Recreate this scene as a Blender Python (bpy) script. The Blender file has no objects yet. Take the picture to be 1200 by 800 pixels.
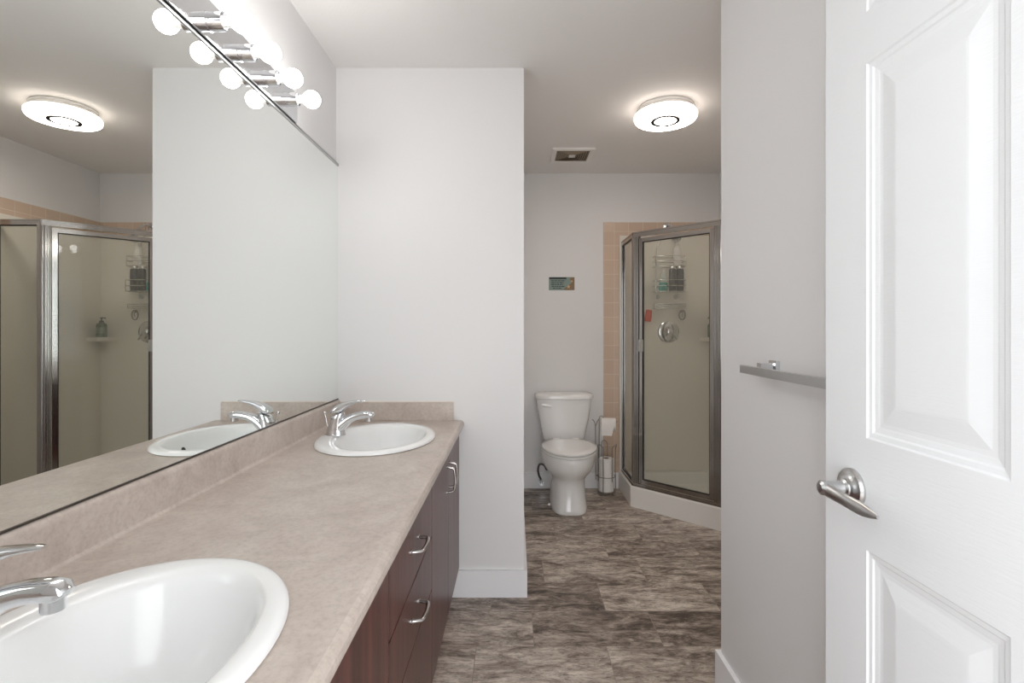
import bpy, bmesh, math, random
from mathutils import Vector, Matrix
from math import pi, sin, cos, sqrt
random.seed(7)
C = bpy.context.scene.collection
scn = bpy.context.scene

# ------------------------------------------------------------------ camera
cam_d = bpy.data.cameras.new('camera')
cam = bpy.data.objects.new('camera', cam_d); C.objects.link(cam)
cam.location = (0, 0, 1.23); cam.rotation_euler = (pi/2, 0, 0)
cam_d.sensor_width = 36; cam_d.lens = 18.15
cam_d.shift_x = -3/1200; cam_d.shift_y = -15/1200
cam_d.clip_start = 0.02
scn.camera = cam

# ------------------------------------------------------------------ world, lamps, exposure
W = bpy.data.worlds.new('world'); scn.world = W; W.use_nodes = True
W.node_tree.nodes['Background'].inputs[0].default_value = (0.955, 0.98, 1.0, 1)
W.node_tree.nodes['Background'].inputs[1].default_value = 4.75
BULB = 32.0          # emission of the vanity globes
LED = 30.0           # emission of the ceiling light
scn.view_settings.view_transform = 'Standard'; scn.view_settings.look = 'None'
scn.view_settings.gamma = 1; scn.view_settings.use_curve_mapping = False
scn.view_settings.exposure = 0.0
scn.cycles.max_bounces = 16; scn.cycles.diffuse_bounces = 8; scn.cycles.glossy_bounces = 8; scn.cycles.transparent_max_bounces = 16

# ------------------------------------------------------------------ room numbers (metres)
XL, XM = -0.822, -0.812          # left wall, mirror face
YP, XP = 2.377, 0.043            # partition front, its free edge
YB = 3.99                        # back wall
XR, YR = 0.708, 1.77             # right wall stub and its end
XS = 1.58                        # wall beside the shower
YF = 0.13                        # inner face of the entrance wall
H = 2.43
ZC = 0.81                        # counter top
XC = -0.232                      # counter front

# ------------------------------------------------------------------ materials
def mat(name, col, rough=.5, metal=0, **k):
    m = bpy.data.materials.new(name); m.use_nodes = True
    p = m.node_tree.nodes['Principled BSDF']
    p.inputs['Base Color'].default_value = (*col, 1)
    p.inputs['Roughness'].default_value = rough
    p.inputs['Metallic'].default_value = metal
    for a, b in k.items(): p.inputs[a.replace('_', ' ')].default_value = b
    return m
def nd(m, t, **k):
    n = m.node_tree.nodes.new(t)
    for a, b in k.items(): setattr(n, a, b)
    return n
def lk(m, a, b): m.node_tree.links.new(a, b)
def P(m): return m.node_tree.nodes['Principled BSDF']
def bump(m, scale=(1, 1, 1), nscale=300, strength=.1, dist=.001, detail=3, coord='Object'):
    tc = nd(m, 'ShaderNodeTexCoord'); mp = nd(m, 'ShaderNodeMapping'); mp.inputs['Scale'].default_value = scale
    n = nd(m, 'ShaderNodeTexNoise'); n.inputs['Scale'].default_value = nscale; n.inputs['Detail'].default_value = detail
    b = nd(m, 'ShaderNodeBump'); b.inputs['Strength'].default_value = strength; b.inputs['Distance'].default_value = dist
    lk(m, tc.outputs[coord], mp.inputs[0]); lk(m, mp.outputs[0], n.inputs['Vector'])
    lk(m, n.outputs[0], b.inputs['Height']); lk(m, b.outputs[0], P(m).inputs['Normal'])
    return m
def ramp(m, src, stops):
    r = nd(m, 'ShaderNodeValToRGB'); e = r.color_ramp.elements
    while len(e) < len(stops): e.new(.5)
    for i, (p, c) in enumerate(stops): e[i].position = p; e[i].color = (*c, 1)
    lk(m, src, r.inputs[0]); return r
def s2l(r, g, b):
    f = lambda v: (v/255/12.92 if v/255 <= .04045 else ((v/255+.055)/1.055)**2.4)
    return (f(r), f(g), f(b))

wall_m = bump(mat('wall_paint', s2l(226, 225, 225), .5), nscale=220, strength=.12, dist=.0006)
ceil_m = bump(mat('ceiling_paint', s2l(234, 232, 230), .8), nscale=90, strength=.35, dist=.002, detail=5)
trim_m = mat('trim_paint', s2l(238, 238, 240), .35)
door_m = mat('door_paint', s2l(230, 232, 234), .38)
def door_grain():
    m = door_m
    tc = nd(m, 'ShaderNodeTexCoord'); mp = nd(m, 'ShaderNodeMapping'); mp.inputs['Scale'].default_value = (1, 14, 190)
    n = nd(m, 'ShaderNodeTexNoise'); n.inputs['Scale'].default_value = 1.6; n.inputs['Detail'].default_value = 5; n.inputs['Distortion'].default_value = 1.2
    b = nd(m, 'ShaderNodeBump'); b.inputs['Strength'].default_value = .22; b.inputs['Distance'].default_value = .0012
    lk(m, tc.outputs['Object'], mp.inputs[0]); lk(m, mp.outputs[0], n.inputs['Vector']); lk(m, n.outputs[0], b.inputs['Height']); lk(m, b.outputs[0], P(m).inputs['Normal'])
door_grain()
porc_m = mat('porcelain', s2l(240, 241, 241), .13)
toil_m = mat('toilet_ceramic', s2l(240, 240, 239), .12, Coat_Weight=.4, Coat_Roughness=.05)
plast_m = mat('white_plastic', s2l(234, 232, 228), .3)
chrome_m = mat('chrome', (.74, .75, .77), .07, 1)
shch_m = mat('aluminium_frame', (.36, .345, .33), .13, 1)
satin_m = mat('satin_nickel', (.56, .56, .56), .28, 1)
pull_m = mat('dark_nickel_pull', (.55, .53, .52), .22, 1)
wire_m = mat('wire_metal', (.34, .31, .29), .3, 1)
cwire_m = mat('caddy_wire', (.72, .72, .70), .25, 1)
bar_m = mat('brushed_bar', (.50, .50, .50), .32, 1)
dark_m = mat('dark_rubber', (.02, .02, .02), .5)
mirror_m = mat('mirror_silver', (.92, .945, .925), 0.0, 1)
acry_m = mat('shower_acrylic', s2l(228, 223, 213), .22)
base_m = mat('shower_base_acrylic', s2l(236, 234, 230), .3)
paper_m = bump(mat('toilet_paper', s2l(236, 233, 230), .9), nscale=120, strength=.3)
card_m = mat('cardboard', s2l(120, 100, 85), .9)
caulk_m = mat('caulk', s2l(226, 216, 203), .6)
grille_m = mat('fan_grille_brown', s2l(150, 136, 118), .6)
ring_m = mat('grey_ring', s2l(150, 140, 138), .4)

def emis(name, col, s):
    m = bpy.data.materials.new(name); m.use_nodes = True; nt = m.node_tree
    nt.nodes.remove(nt.nodes['Principled BSDF'])
    e = nt.nodes.new('ShaderNodeEmission'); e.inputs[0].default_value = (*col, 1); e.inputs[1].default_value = s
    nt.links.new(e.outputs[0], nt.nodes['Material Output'].inputs[0]); return m
bulb_m = emis('bulb_glow', (1.0, .98, .96), BULB)
led_m = emis('led_glow', (1.0, .885, .79), LED)
led_side_m = emis('led_rim_glow', (1.0, .885, .79), 6.0)

def counter_mat():
    m = mat('counter_laminate', s2l(190, 176, 165), .33)
    tc = nd(m, 'ShaderNodeTexCoord')
    n = nd(m, 'ShaderNodeTexNoise'); n.inputs['Scale'].default_value = 9; n.inputs['Detail'].default_value = 9; n.inputs['Roughness'].default_value = .68; n.inputs['Distortion'].default_value = .6
    lk(m, tc.outputs['Object'], n.inputs['Vector'])
    r = ramp(m, n.outputs[0], [(.30, s2l(180, 167, 158)), (.5, s2l(194, 182, 173)), (.68, s2l(204, 194, 185))])
    n2 = nd(m, 'ShaderNodeTexNoise'); n2.inputs['Scale'].default_value = 95; n2.inputs['Detail'].default_value = 5; n2.inputs['Roughness'].default_value = .7
    lk(m, tc.outputs['Object'], n2.inputs['Vector'])
    r2 = ramp(m, n2.outputs[0], [(.36, (.84, .82, .81)), (.52, (1, 1, 1)), (.7, (1.07, 1.06, 1.05))])
    mx = nd(m, 'ShaderNodeMix', data_type='RGBA', blend_type='MULTIPLY'); mx.inputs['Factor'].default_value = .75
    lk(m, r.outputs[0], mx.inputs['A']); lk(m, r2.outputs[0], mx.inputs['B']); lk(m, mx.outputs['Result'], P(m).inputs['Base Color'])
    return m
counter_m = counter_mat()

def wood_mat(name, a, b, c):
    m = mat(name, b, .32)
    tc = nd(m, 'ShaderNodeTexCoord'); mp = nd(m, 'ShaderNodeMapping'); mp.inputs['Scale'].default_value = (16, 16, .9)
    n = nd(m, 'ShaderNodeTexNoise'); n.inputs['Scale'].default_value = 2.0; n.inputs['Detail'].default_value = 7; n.inputs['Distortion'].default_value = .5
    lk(m, tc.outputs['Object'], mp.inputs[0]); lk(m, mp.outputs[0], n.inputs['Vector'])
    r = ramp(m, n.outputs[0], [(.3, a), (.5, b), (.72, c)])
    lk(m, r.outputs[0], P(m).inputs['Base Color']); return m
wood_m = wood_mat('cherry_laminate', s2l(60, 34, 32), s2l(84, 48, 44), s2l(106, 61, 55))
edge_m = mat('cherry_edge', s2l(140, 58, 42), .5)

def tile_mat(name, ax):
    m = mat(name, s2l(206, 184, 164), .15)
    tc = nd(m, 'ShaderNodeTexCoord'); sp = nd(m, 'ShaderNodeSeparateXYZ'); cb = nd(m, 'ShaderNodeCombineXYZ')
    lk(m, tc.outputs['Object'], sp.inputs[0]); lk(m, sp.outputs[ax], cb.inputs[0]); lk(m, sp.outputs[2], cb.inputs[1])
    br = nd(m, 'ShaderNodeTexBrick'); br.offset = 0; br.inputs['Scale'].default_value = 1
    br.inputs['Brick Width'].default_value = .110; br.inputs['Row Height'].default_value = .110
    br.inputs['Mortar Size'].default_value = .0022; br.inputs['Mortar Smooth'].default_value = .3
    br.inputs['Color1'].default_value = (*s2l(205, 182, 163), 1); br.inputs['Color2'].default_value = (*s2l(211, 188, 168), 1)
    br.inputs['Mortar'].default_value = (*s2l(224, 210, 194), 1)
    lk(m, cb.outputs[0], br.inputs['Vector']); lk(m, br.outputs['Color'], P(m).inputs['Base Color'])
    b = nd(m, 'ShaderNodeBump'); b.inputs['Strength'].default_value = .5; b.inputs['Distance'].default_value = .002; b.invert = True
    n = nd(m, 'ShaderNodeTexNoise'); n.inputs['Scale'].default_value = 14
    ad = nd(m, 'ShaderNodeMath', operation='MULTIPLY_ADD'); ad.inputs[1].default_value = .35
    lk(m, tc.outputs['Object'], n.inputs['Vector']); lk(m, n.outputs[0], ad.inputs[0]); lk(m, br.outputs['Fac'], ad.inputs[2])
    lk(m, ad.outputs[0], b.inputs['Height']); lk(m, b.outputs[0], P(m).inputs['Normal'])
    return m
tile_x, tile_y = tile_mat('beige_tile_back', 0), tile_mat('beige_tile_side', 1)

def floor_mat():
    m = mat('floor_vinyl', (.2, .17, .15), .42)
    at = nd(m, 'ShaderNodeAttribute', attribute_name='tile'); uv = nd(m, 'ShaderNodeUVMap')
    sep = nd(m, 'ShaderNodeSeparateColor'); lk(m, at.outputs['Color'], sep.inputs[0])
    tc = nd(m, 'ShaderNodeTexCoord')
    off = nd(m, 'ShaderNodeVectorMath', operation='MULTIPLY_ADD'); off.inputs[1].default_value = (31, 47, 19)
    lk(m, at.outputs['Color'], off.inputs[0]); lk(m, tc.outputs['Object'], off.inputs[2])
    mp = nd(m, 'ShaderNodeMapping'); mp.inputs['Scale'].default_value = (3.0, 8.5, 5)
    lk(m, off.outputs[0], mp.inputs[0])
    n = nd(m, 'ShaderNodeTexNoise'); n.inputs['Scale'].default_value = 1.7; n.inputs['Detail'].default_value = 10; n.inputs['Roughness'].default_value = .82; n.inputs['Distortion'].default_value = .5
    lk(m, mp.outputs[0], n.inputs['Vector'])
    sh = nd(m, 'ShaderNodeMath', operation='MULTIPLY_ADD'); sh.inputs[1].default_value = .10
    lk(m, sep.outputs[0], sh.inputs[0]); lk(m, n.outputs[0], sh.inputs[2])
    r = ramp(m, sh.outputs[0], [(.41, s2l(72, 62, 56)), (.485, s2l(120, 107, 98)), (.565, s2l(166, 153, 142)), (.68, s2l(212, 202, 191))])
    mp2 = nd(m, 'ShaderNodeMapping'); mp2.inputs['Scale'].default_value = (10, 34, 9); lk(m, off.outputs[0], mp2.inputs[0])
    n2 = nd(m, 'ShaderNodeTexNoise'); n2.inputs['Scale'].default_value = 2.6; n2.inputs['Detail'].default_value = 7; n2.inputs['Roughness'].default_value = .75
    lk(m, mp2.outputs[0], n2.inputs['Vector'])
    r2 = ramp(m, n2.outputs[0], [(.38, (.42, .39, .37)), (.47, (.95, .95, .95)), (.70, (1.25, 1.24, 1.22))])
    mx = nd(m, 'ShaderNodeMix', data_type='RGBA', blend_type='MULTIPLY'); mx.inputs['Factor'].default_value = .85
    lk(m, r.outputs[0], mx.inputs['A']); lk(m, r2.outputs[0], mx.inputs['B'])
    # groove line round each plank tile, from its own UV (distance to the edge in metres)
    su = nd(m, 'ShaderNodeSeparateXYZ'); lk(m, uv.outputs[0], su.inputs[0])
    mn = nd(m, 'ShaderNodeMath', operation='MINIMUM'); lk(m, su.outputs[0], mn.inputs[0]); lk(m, su.outputs[1], mn.inputs[1])
    return m, mx, mn
floor_m, _mx, _mn = floor_mat()
lk(floor_m, _mx.outputs['Result'], P(floor_m).inputs['Base Color'])
bump(floor_m, scale=(1, 3, 1), nscale=40, strength=.15, dist=.001)
groove_m = mat('floor_groove', s2l(150, 138, 126), .6)

def glass_mat():
    m = bpy.data.materials.new('shower_glass'); m.use_nodes = True; nt = m.node_tree
    nt.nodes.remove(nt.nodes['Principled BSDF'])
    tr = nt.nodes.new('ShaderNodeBsdfTransparent'); tr.inputs[0].default_value = (.95, .955, .938, 1)
    df = nt.nodes.new('ShaderNodeBsdfDiffuse'); df.inputs[0].default_value = (.74, .74, .66, 1)
    tl = nt.nodes.new('ShaderNodeBsdfTranslucent'); tl.inputs[0].default_value = (.74, .74, .66, 1)
    gl = nt.nodes.new('ShaderNodeBsdfGlossy'); gl.inputs['Roughness'].default_value = .015
    a = nt.nodes.new('ShaderNodeAddShader'); h = nt.nodes.new('ShaderNodeMixShader'); h.inputs[0].default_value = .10
    f = nt.nodes.new('ShaderNodeMixShader'); fr = nt.nodes.new('ShaderNodeFresnel'); fr.inputs[0].default_value = 1.5
    mxx = nt.nodes.new('ShaderNodeMixShader'); mxx.inputs[0].default_value = .5
    L = nt.links.new
    L(df.outputs[0], mxx.inputs[1]); L(tl.outputs[0], mxx.inputs[2])
    L(tr.outputs[0], h.inputs[1]); L(mxx.outputs[0], h.inputs[2])
    geo = nt.nodes.new('ShaderNodeNewGeometry'); sb = nt.nodes.new('ShaderNodeMath'); sb.operation = 'SUBTRACT'; sb.inputs[0].default_value = 1.0
    mu = nt.nodes.new('ShaderNodeMath'); mu.operation = 'MULTIPLY'
    L(geo.outputs['Backfacing'], sb.inputs[1]); L(fr.outputs[0], mu.inputs[0]); L(sb.outputs[0], mu.inputs[1])
    L(mu.outputs[0], f.inputs[0]); L(h.outputs[0], f.inputs[1]); L(gl.outputs[0], f.inputs[2])
    L(f.outputs[0], nt.nodes['Material Output'].inputs[0]); nt.nodes.remove(a)
    return m
glass_m = glass_mat()

# ------------------------------------------------------------------ mesh helpers
def box(bm, x0, x1, y0, y1, z0, z1, bev=0):
    vs = [bm.verts.new((x, y, z)) for x in (x0, x1) for y in (y0, y1) for z in (z0, z1)]
    fs = []
    for q in ((0, 1, 3, 2), (4, 6, 7, 5), (0, 4, 5, 1), (2, 3, 7, 6), (0, 2, 6, 4), (1, 5, 7, 3)):
        fs.append(bm.faces.new([vs[i] for i in q]))
    if bev:
        es = list({e for f in fs for e in f.edges})
        bmesh.ops.bevel(bm, geom=es, offset=bev, segments=2, affect='EDGES', profile=.7)
def prism(bm, pts, z0, z1):
    a = [bm.verts.new((x, y, z0)) for x, y in pts]; b = [bm.verts.new((x, y, z1)) for x, y in pts]
    n = len(pts)
    bm.faces.new(a[::-1]); bm.faces.new(b)
    for i in range(n): bm.faces.new((a[i], a[(i+1) % n], b[(i+1) % n], b[i]))
def bar(bm, p, q, w, z0, z1, e=0):
    p, q = Vector((p[0], p[1])), Vector((q[0], q[1])); d = (q-p).normalized(); n = Vector((-d.y, d.x))*w/2
    p = p-d*e; q = q+d*e
    prism(bm, [tuple(p-n), tuple(q-n), tuple(q+n), tuple(p+n)], z0, z1)
def tube(bm, pts, r, n=10, closed=False, flat=None):
    pts = [Vector(p) for p in pts]; N = len(pts); rings = []
    up = Vector((0, 0, 1)); last = None
    for i, p in enumerate(pts):
        a = pts[(i-1) % N] if (i > 0 or closed) else p
        b = pts[(i+1) % N] if (i < N-1 or closed) else p
        t = (b-a).normalized()
        if last is None:
            u = t.cross(up)
            if u.length < .05: u = t.cross(Vector((1, 0, 0)))
            u.normalize()
        else:
            u = last-t*last.dot(t); u.normalize()
        last = u; v = t.cross(u)
        rr = r[i] if isinstance(r, (list, tuple)) else r
        ring = []
        for k in range(n):
            an = 2*pi*k/n; ring.append(bm.verts.new(p+u*cos(an)*rr+v*sin(an)*rr*(flat or 1)))
        rings.append(ring)
    M = N if closed else N-1
    for i in range(M):
        A, B = rings[i], rings[(i+1) % N]
        for k in range(n): bm.faces.new((A[k], A[(k+1) % n], B[(k+1) % n], B[k]))
    if not closed: bm.faces.new(rings[0][::-1]); bm.faces.new(rings[-1])
def ring(c, u, v, n=32, p=2.0):
    c, u, v = Vector(c), Vector(u), Vector(v); out = []
    for k in range(n):
        a = 2*pi*k/n; ca, sa = cos(a), sin(a)
        out.append(c+u*math.copysign(abs(ca)**(2/p), ca)+v*math.copysign(abs(sa)**(2/p), sa))
    return out
def loft(bm, rings, cap0=True, cap1=True):
    R = [[bm.verts.new(p) for p in r] for r in rings]; n = len(R[0])
    for A, B in zip(R, R[1:]):
        for k in range(n): bm.faces.new((A[k], A[(k+1) % n], B[(k+1) % n], B[k]))
    if cap0: bm.faces.new(R[0][::-1])
    if cap1: bm.faces.new(R[-1])
def lathe(bm, prof, c=(0, 0, 0), axis='z', n=32, cap=True):
    c = Vector(c)
    U = {'z': ((1, 0, 0), (0, 1, 0), (0, 0, 1)), 'x': ((0, 1, 0), (0, 0, 1), (1, 0, 0)), 'y': ((0, 0, 1), (1, 0, 0), (0, 1, 0))}[axis]
    u, v, w = map(Vector, U)
    loft(bm, [ring(c+w*h, u*max(r, 1e-5), v*max(r, 1e-5), n) for r, h in prof], cap, cap)
def mesh(name, bm, m, parent=None, world=False, smooth=None):
    if world and parent is not None:
        r = parent; off = Vector(r.location)
        while r.parent: r = r.parent; off += Vector(r.location)
        bmesh.ops.translate(bm, verts=bm.verts, vec=-off)
    bmesh.ops.recalc_face_normals(bm, faces=bm.faces)
    if smooth:
        for f in bm.faces: f.smooth = True
        for e in bm.edges:
            if len(e.link_faces) == 2 and e.calc_face_angle(0) > math.radians(smooth): e.smooth = False
    me = bpy.data.meshes.new(name); bm.to_mesh(me); bm.free()
    me.materials.append(m)
    o = bpy.data.objects.new(name, me); C.objects.link(o)
    if parent is not None: o.parent = parent
    return o
def B(): return bmesh.new()
def tag(o, label=None, cat=None, group=None, kind=None):
    if label: o['label'] = label
    if cat: o['category'] = cat
    if group: o['group'] = group
    if kind: o['kind'] = kind
    return o
def thing(name, label, cat, loc=(0, 0, 0), rz=0, group=None):
    o = bpy.data.objects.new(name, None); C.objects.link(o); o.location = loc; o.rotation_euler = (0, 0, rz)
    o.empty_display_size = .05
    return tag(o, label, cat, group)
def dup(root, loc, label=None, rz=None):
    r = root.copy(); C.objects.link(r); r.location = loc
    if label: r['label'] = label
    if rz is not None: r.rotation_euler = (0, 0, rz)
    def rec(src, dst):
        for ch in [c for c in bpy.data.objects if c.parent == src]:
            c = ch.copy(); C.objects.link(c); c.parent = dst; rec(ch, c)
    rec(root, r); return r
def struct(name, bm, m, label, cat, parent=None, smooth=None):
    return tag(mesh(name, bm, m, parent, smooth=smooth), label, cat, kind='structure')

# ================================================================== SETTING
# floor: one mesh, plank tiles in rows 0.25 deep, each with its own random tint
def build_floor():
    me = bpy.data.meshes.new('floor'); bm = B()
    col = bm.loops.layers.float_color.new('tile'); uvl = bm.loops.layers.uv.new('UVMap')
    offs = {7: .355, 8: .075, 9: .398, 10: .145, 11: .005, 12: .242, 13: .44, 14: .12, 15: .30}
    rnd = random.Random(3); x0, x1, g = -.9, 1.75, .0015
    def quad(a, b, c, d, z, mi, rc=(0, 0, 0, 1)):
        f = bm.faces.new([bm.verts.new((x, y, z)) for x, y in ((a, c), (b, c), (b, d), (a, d))]); f.material_index = mi
        for l in f.loops: l[col] = rc
    quad(x0, x1, -1.6, 4.2, -.0008, 1)
    for r in range(-7, 17):
        ya, yb = r*.25, (r+1)*.25; o = offs.get(r, rnd.random()*.5)
        k = math.floor((x0-o)/.503)
        while o+k*.503 < x1:
            a, b = max(x0, o+k*.503), min(x1, o+(k+1)*.503)
            if b-a > .01: quad(a+g, b-g, ya+g*.5, yb-g*.5, 0, 0, (rnd.random(), rnd.random(), rnd.random(), 1))
            k += 1
    # solid slab below
    box(bm, x0, x1, -1.6, 4.2, -.08, -.002)
    for f in bm.faces:
        if f.calc_center_median().z < -.0015: f.material_index = 1
    bm.to_mesh(me); bm.free(); me.materials.append(floor_m); me.materials.append(groove_m)
    o = bpy.data.objects.new('floor', me); C.objects.link(o)
    tag(o, 'brown and grey stone-look plank tile floor', 'floor', kind='structure')
build_floor()
b = B(); box(b, -.95, 1.8, -.0, 4.15, H, H+.1); struct('ceiling', b, ceil_m, 'pale textured ceiling over the whole bathroom', 'ceiling')
b = B(); box(b, XL-.1, XL, 0, YB, 0, H); struct('wall_left', b, wall_m, 'pale grey wall behind the mirror and vanity lights', 'wall')
b = B(); box(b, XL, XP, YP, YB, 0, H); struct('wall_partition', b, wall_m, 'white projecting wall at the end of the vanity', 'wall')
b = B(); box(b, XL-.1, XS+.1, YB, YB+.1, 0, H); struct('wall_back', b, wall_m, 'grey back wall behind the toilet', 'wall')
b = B(); box(b, XR, XS+.1, 0, YR, 0, H); struct('wall_right', b, wall_m, 'pale grey wall with the towel bar beside the open door', 'wall')
b = B(); box(b, XS, XS+.1, YR, YB, 0, H); struct('wall_shower', b, wall_m, 'side wall of the shower corner seen in the mirror', 'wall')
b = B(); box(b, XL, -.20, 0, YF, 0, H); box(b, .635, XR, 0, YF, 0, H); box(b, -.20, .635, 0, YF, 2.05, H)
struct('wall_front', b, wall_m, 'entrance wall around the doorway', 'wall')
BH, BT = .122, .015
def baseboard(name, pts, label):
    bm = B()
    for p, q in zip(pts, pts[1:]):
        x0, x1 = sorted((p[0], q[0])); y0, y1 = sorted((p[1], q[1]))
        box(bm, x0, x1, y0, y1, 0, BH, .002)
    struct(name, bm, trim_m, label, 'baseboard')
b = B(); prism(b, [(-.33, YP-BT), (XP+BT, YP-BT), (XP+BT, YB), (XP, YB), (XP, YP), (-.33, YP)], 0, BH)
struct('baseboard_partition', b, trim_m, 'white baseboard wrapping the corner of the partition wall', 'baseboard')
b = B(); box(b, XP+BT, .80, YB-BT, YB, 0, BH, .002); struct('baseboard_back', b, trim_m, 'white baseboard behind the toilet', 'baseboard')
b = B(); prism(b, [(XR-BT, YF), (XR-BT, YR+BT), (XS, YR+BT), (XS, YR), (XR, YR), (XR, YF)], 0, BH)
struct('baseboard_right', b, trim_m, 'white baseboard below the towel bar wall', 'baseboard')
b = B(); box(b, XS-BT, XS, YR+BT, 3.12, 0, BH, .002); struct('baseboard_shower', b, trim_m, 'white baseboard on the side wall before the shower', 'baseboard')
b = B(); box(b, -.265, -.20, YF, YF+.014, 0, 2.11, .003); box(b, -.265, .70, YF, YF+.014, 2.05, 2.11, .003)
struct('trim_1', b, trim_m, 'white casing around the entrance doorway', 'door casing')
b = B(); box(b, .686, XS, YB-.008, YB, 0, 2.05, .002)
struct('wall_tile_back', b, tile_x, 'beige square tiling on the back wall around the shower', 'wall tiles')
b = B(); box(b, XS-.008, XS, 3.02, YB-.008, 0, 2.05, .002)
struct('wall_tile_side', b, tile_y, 'beige square tiling on the side wall above the shower', 'wall tiles')

# ------------------------------------------------------------------ entrance door (open against the right wall)
def build_door():
    # local: door plane along +Y from the hinge; visible face at x=0, slab to +x
    dw, dh, t = .815, 2.03, .034
    hinge = Vector((.612, .172, .012)); ang = math.atan2(.612-.595, dw)
    root = tag(bpy.data.objects.new('door_1', None), 'white six-panel door standing open along the right wall', 'door', kind='structure')
    C.objects.link(root); root.location = hinge; root.rotation_euler = (0, 0, ang)
    ys = [0, .105, .355, .455, .705, dw]
    zs = [0, .215, .843, 1.032, 1.668, 1.755, 1.925, dh]
    bm = B()
    prof = [(0, 0), (.003, .0026), (.010, .0034), (.013, .0056), (.020, .0064), (.023, .0070), (.030, .0070), (.060, .0032), (.064, .0030)]
    for i in range(5):
        for j in range(7):
            y0, y1, z0, z1 = ys[i], ys[i+1], zs[j], zs[j+1]
            if i in (1, 3) and j in (1, 3, 5):
                R = [[bm.verts.new((d, y, z)) for y, z in ((y0+s, z0+s), (y1-s, z0+s), (y1-s, z1-s), (y0+s, z1-s))] for s, d in prof]
                for A, Bq in zip(R, R[1:]):
                    for k in range(4): bm.faces.new((A[k], A[(k+1) % 4], Bq[(k+1) % 4], Bq[k]))
                bm.faces.new(R[-1])
            else:
                bm.faces.new([bm.verts.new(p) for p in ((0, y0, z0), (0, y1, z0), (0, y1, z1), (0, y0, z1))])
    # edges and back
    for q in (((0, 0, 0), (t, 0, 0), (t, 0, dh), (0, 0, dh)), ((0, dw, 0), (0, dw, dh), (t, dw, dh), (t, dw, 0)),
              ((t, 0, 0), (t, dw, 0), (t, dw, dh), (t, 0, dh)), ((0, 0, dh), (t, 0, dh), (t, dw, dh), (0, dw, dh)), ((0, 0, 0), (0, dw, 0), (t, dw, 0), (t, 0, 0))):
        bm.faces.new([bm.verts.new(p) for p in q])
    bmesh.ops.remove_doubles(bm, verts=bm.verts, dist=1e-5)
    mesh('door_slab', bm, door_m, root)
    # lever set
    hy, hz = dw-.076, .938
    bm = B(); lathe(bm, [(.034, 0), (.034, -.004), (.031, -.008), (.026, -.009), (.023, -.012), (.018, -.015)], (0, hy, hz), 'x', 40)
    h = mesh('door_handle', bm, satin_m, root, smooth=35)
    bm = B(); lathe(bm, [(.016, -.012), (.0165, -.018), (.0125, -.021), (.0115, -.028), (.0115, -.046), (.0128, -.048), (.0128, -.056), (.008, -.060), (.002, -.0605)], (0, hy, hz), 'x', 32)
    mesh('lever_neck', bm, satin_m, h, smooth=35)
    bm = B(); rs = []
    for k in range(13):
        s = k/12; y = hy+.006-.142*s; z = hz-.000-.014*sin(s*pi*.9)*.6+.000; x = -.051+.010*sin(s*pi)-.004*s
        a = [.0115, .012, .0118, .0112, .0108, .0108, .0110, .0110, .0105, .0092, .0074, .0055, .0030][k]
        rs.append(ring((x, y, z), (0, 0, a), (a*.72, 0, 0), 20))
    loft(bm, rs); mesh('lever', bm, satin_m, h, smooth=50)
    bm = B(); box(bm, .005, .029, dw-.0005, dw+.001, .90, .975); mesh('latch_plate', bm, satin_m, root)
    for z in (.2, 1.0, 1.8):
        bm = B(); lathe(bm, [(.006, 0), (.006, .09)], (-.004, -.006, z), 'z', 12); mesh('hinge', bm, satin_m, root, smooth=40)
build_door()

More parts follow.
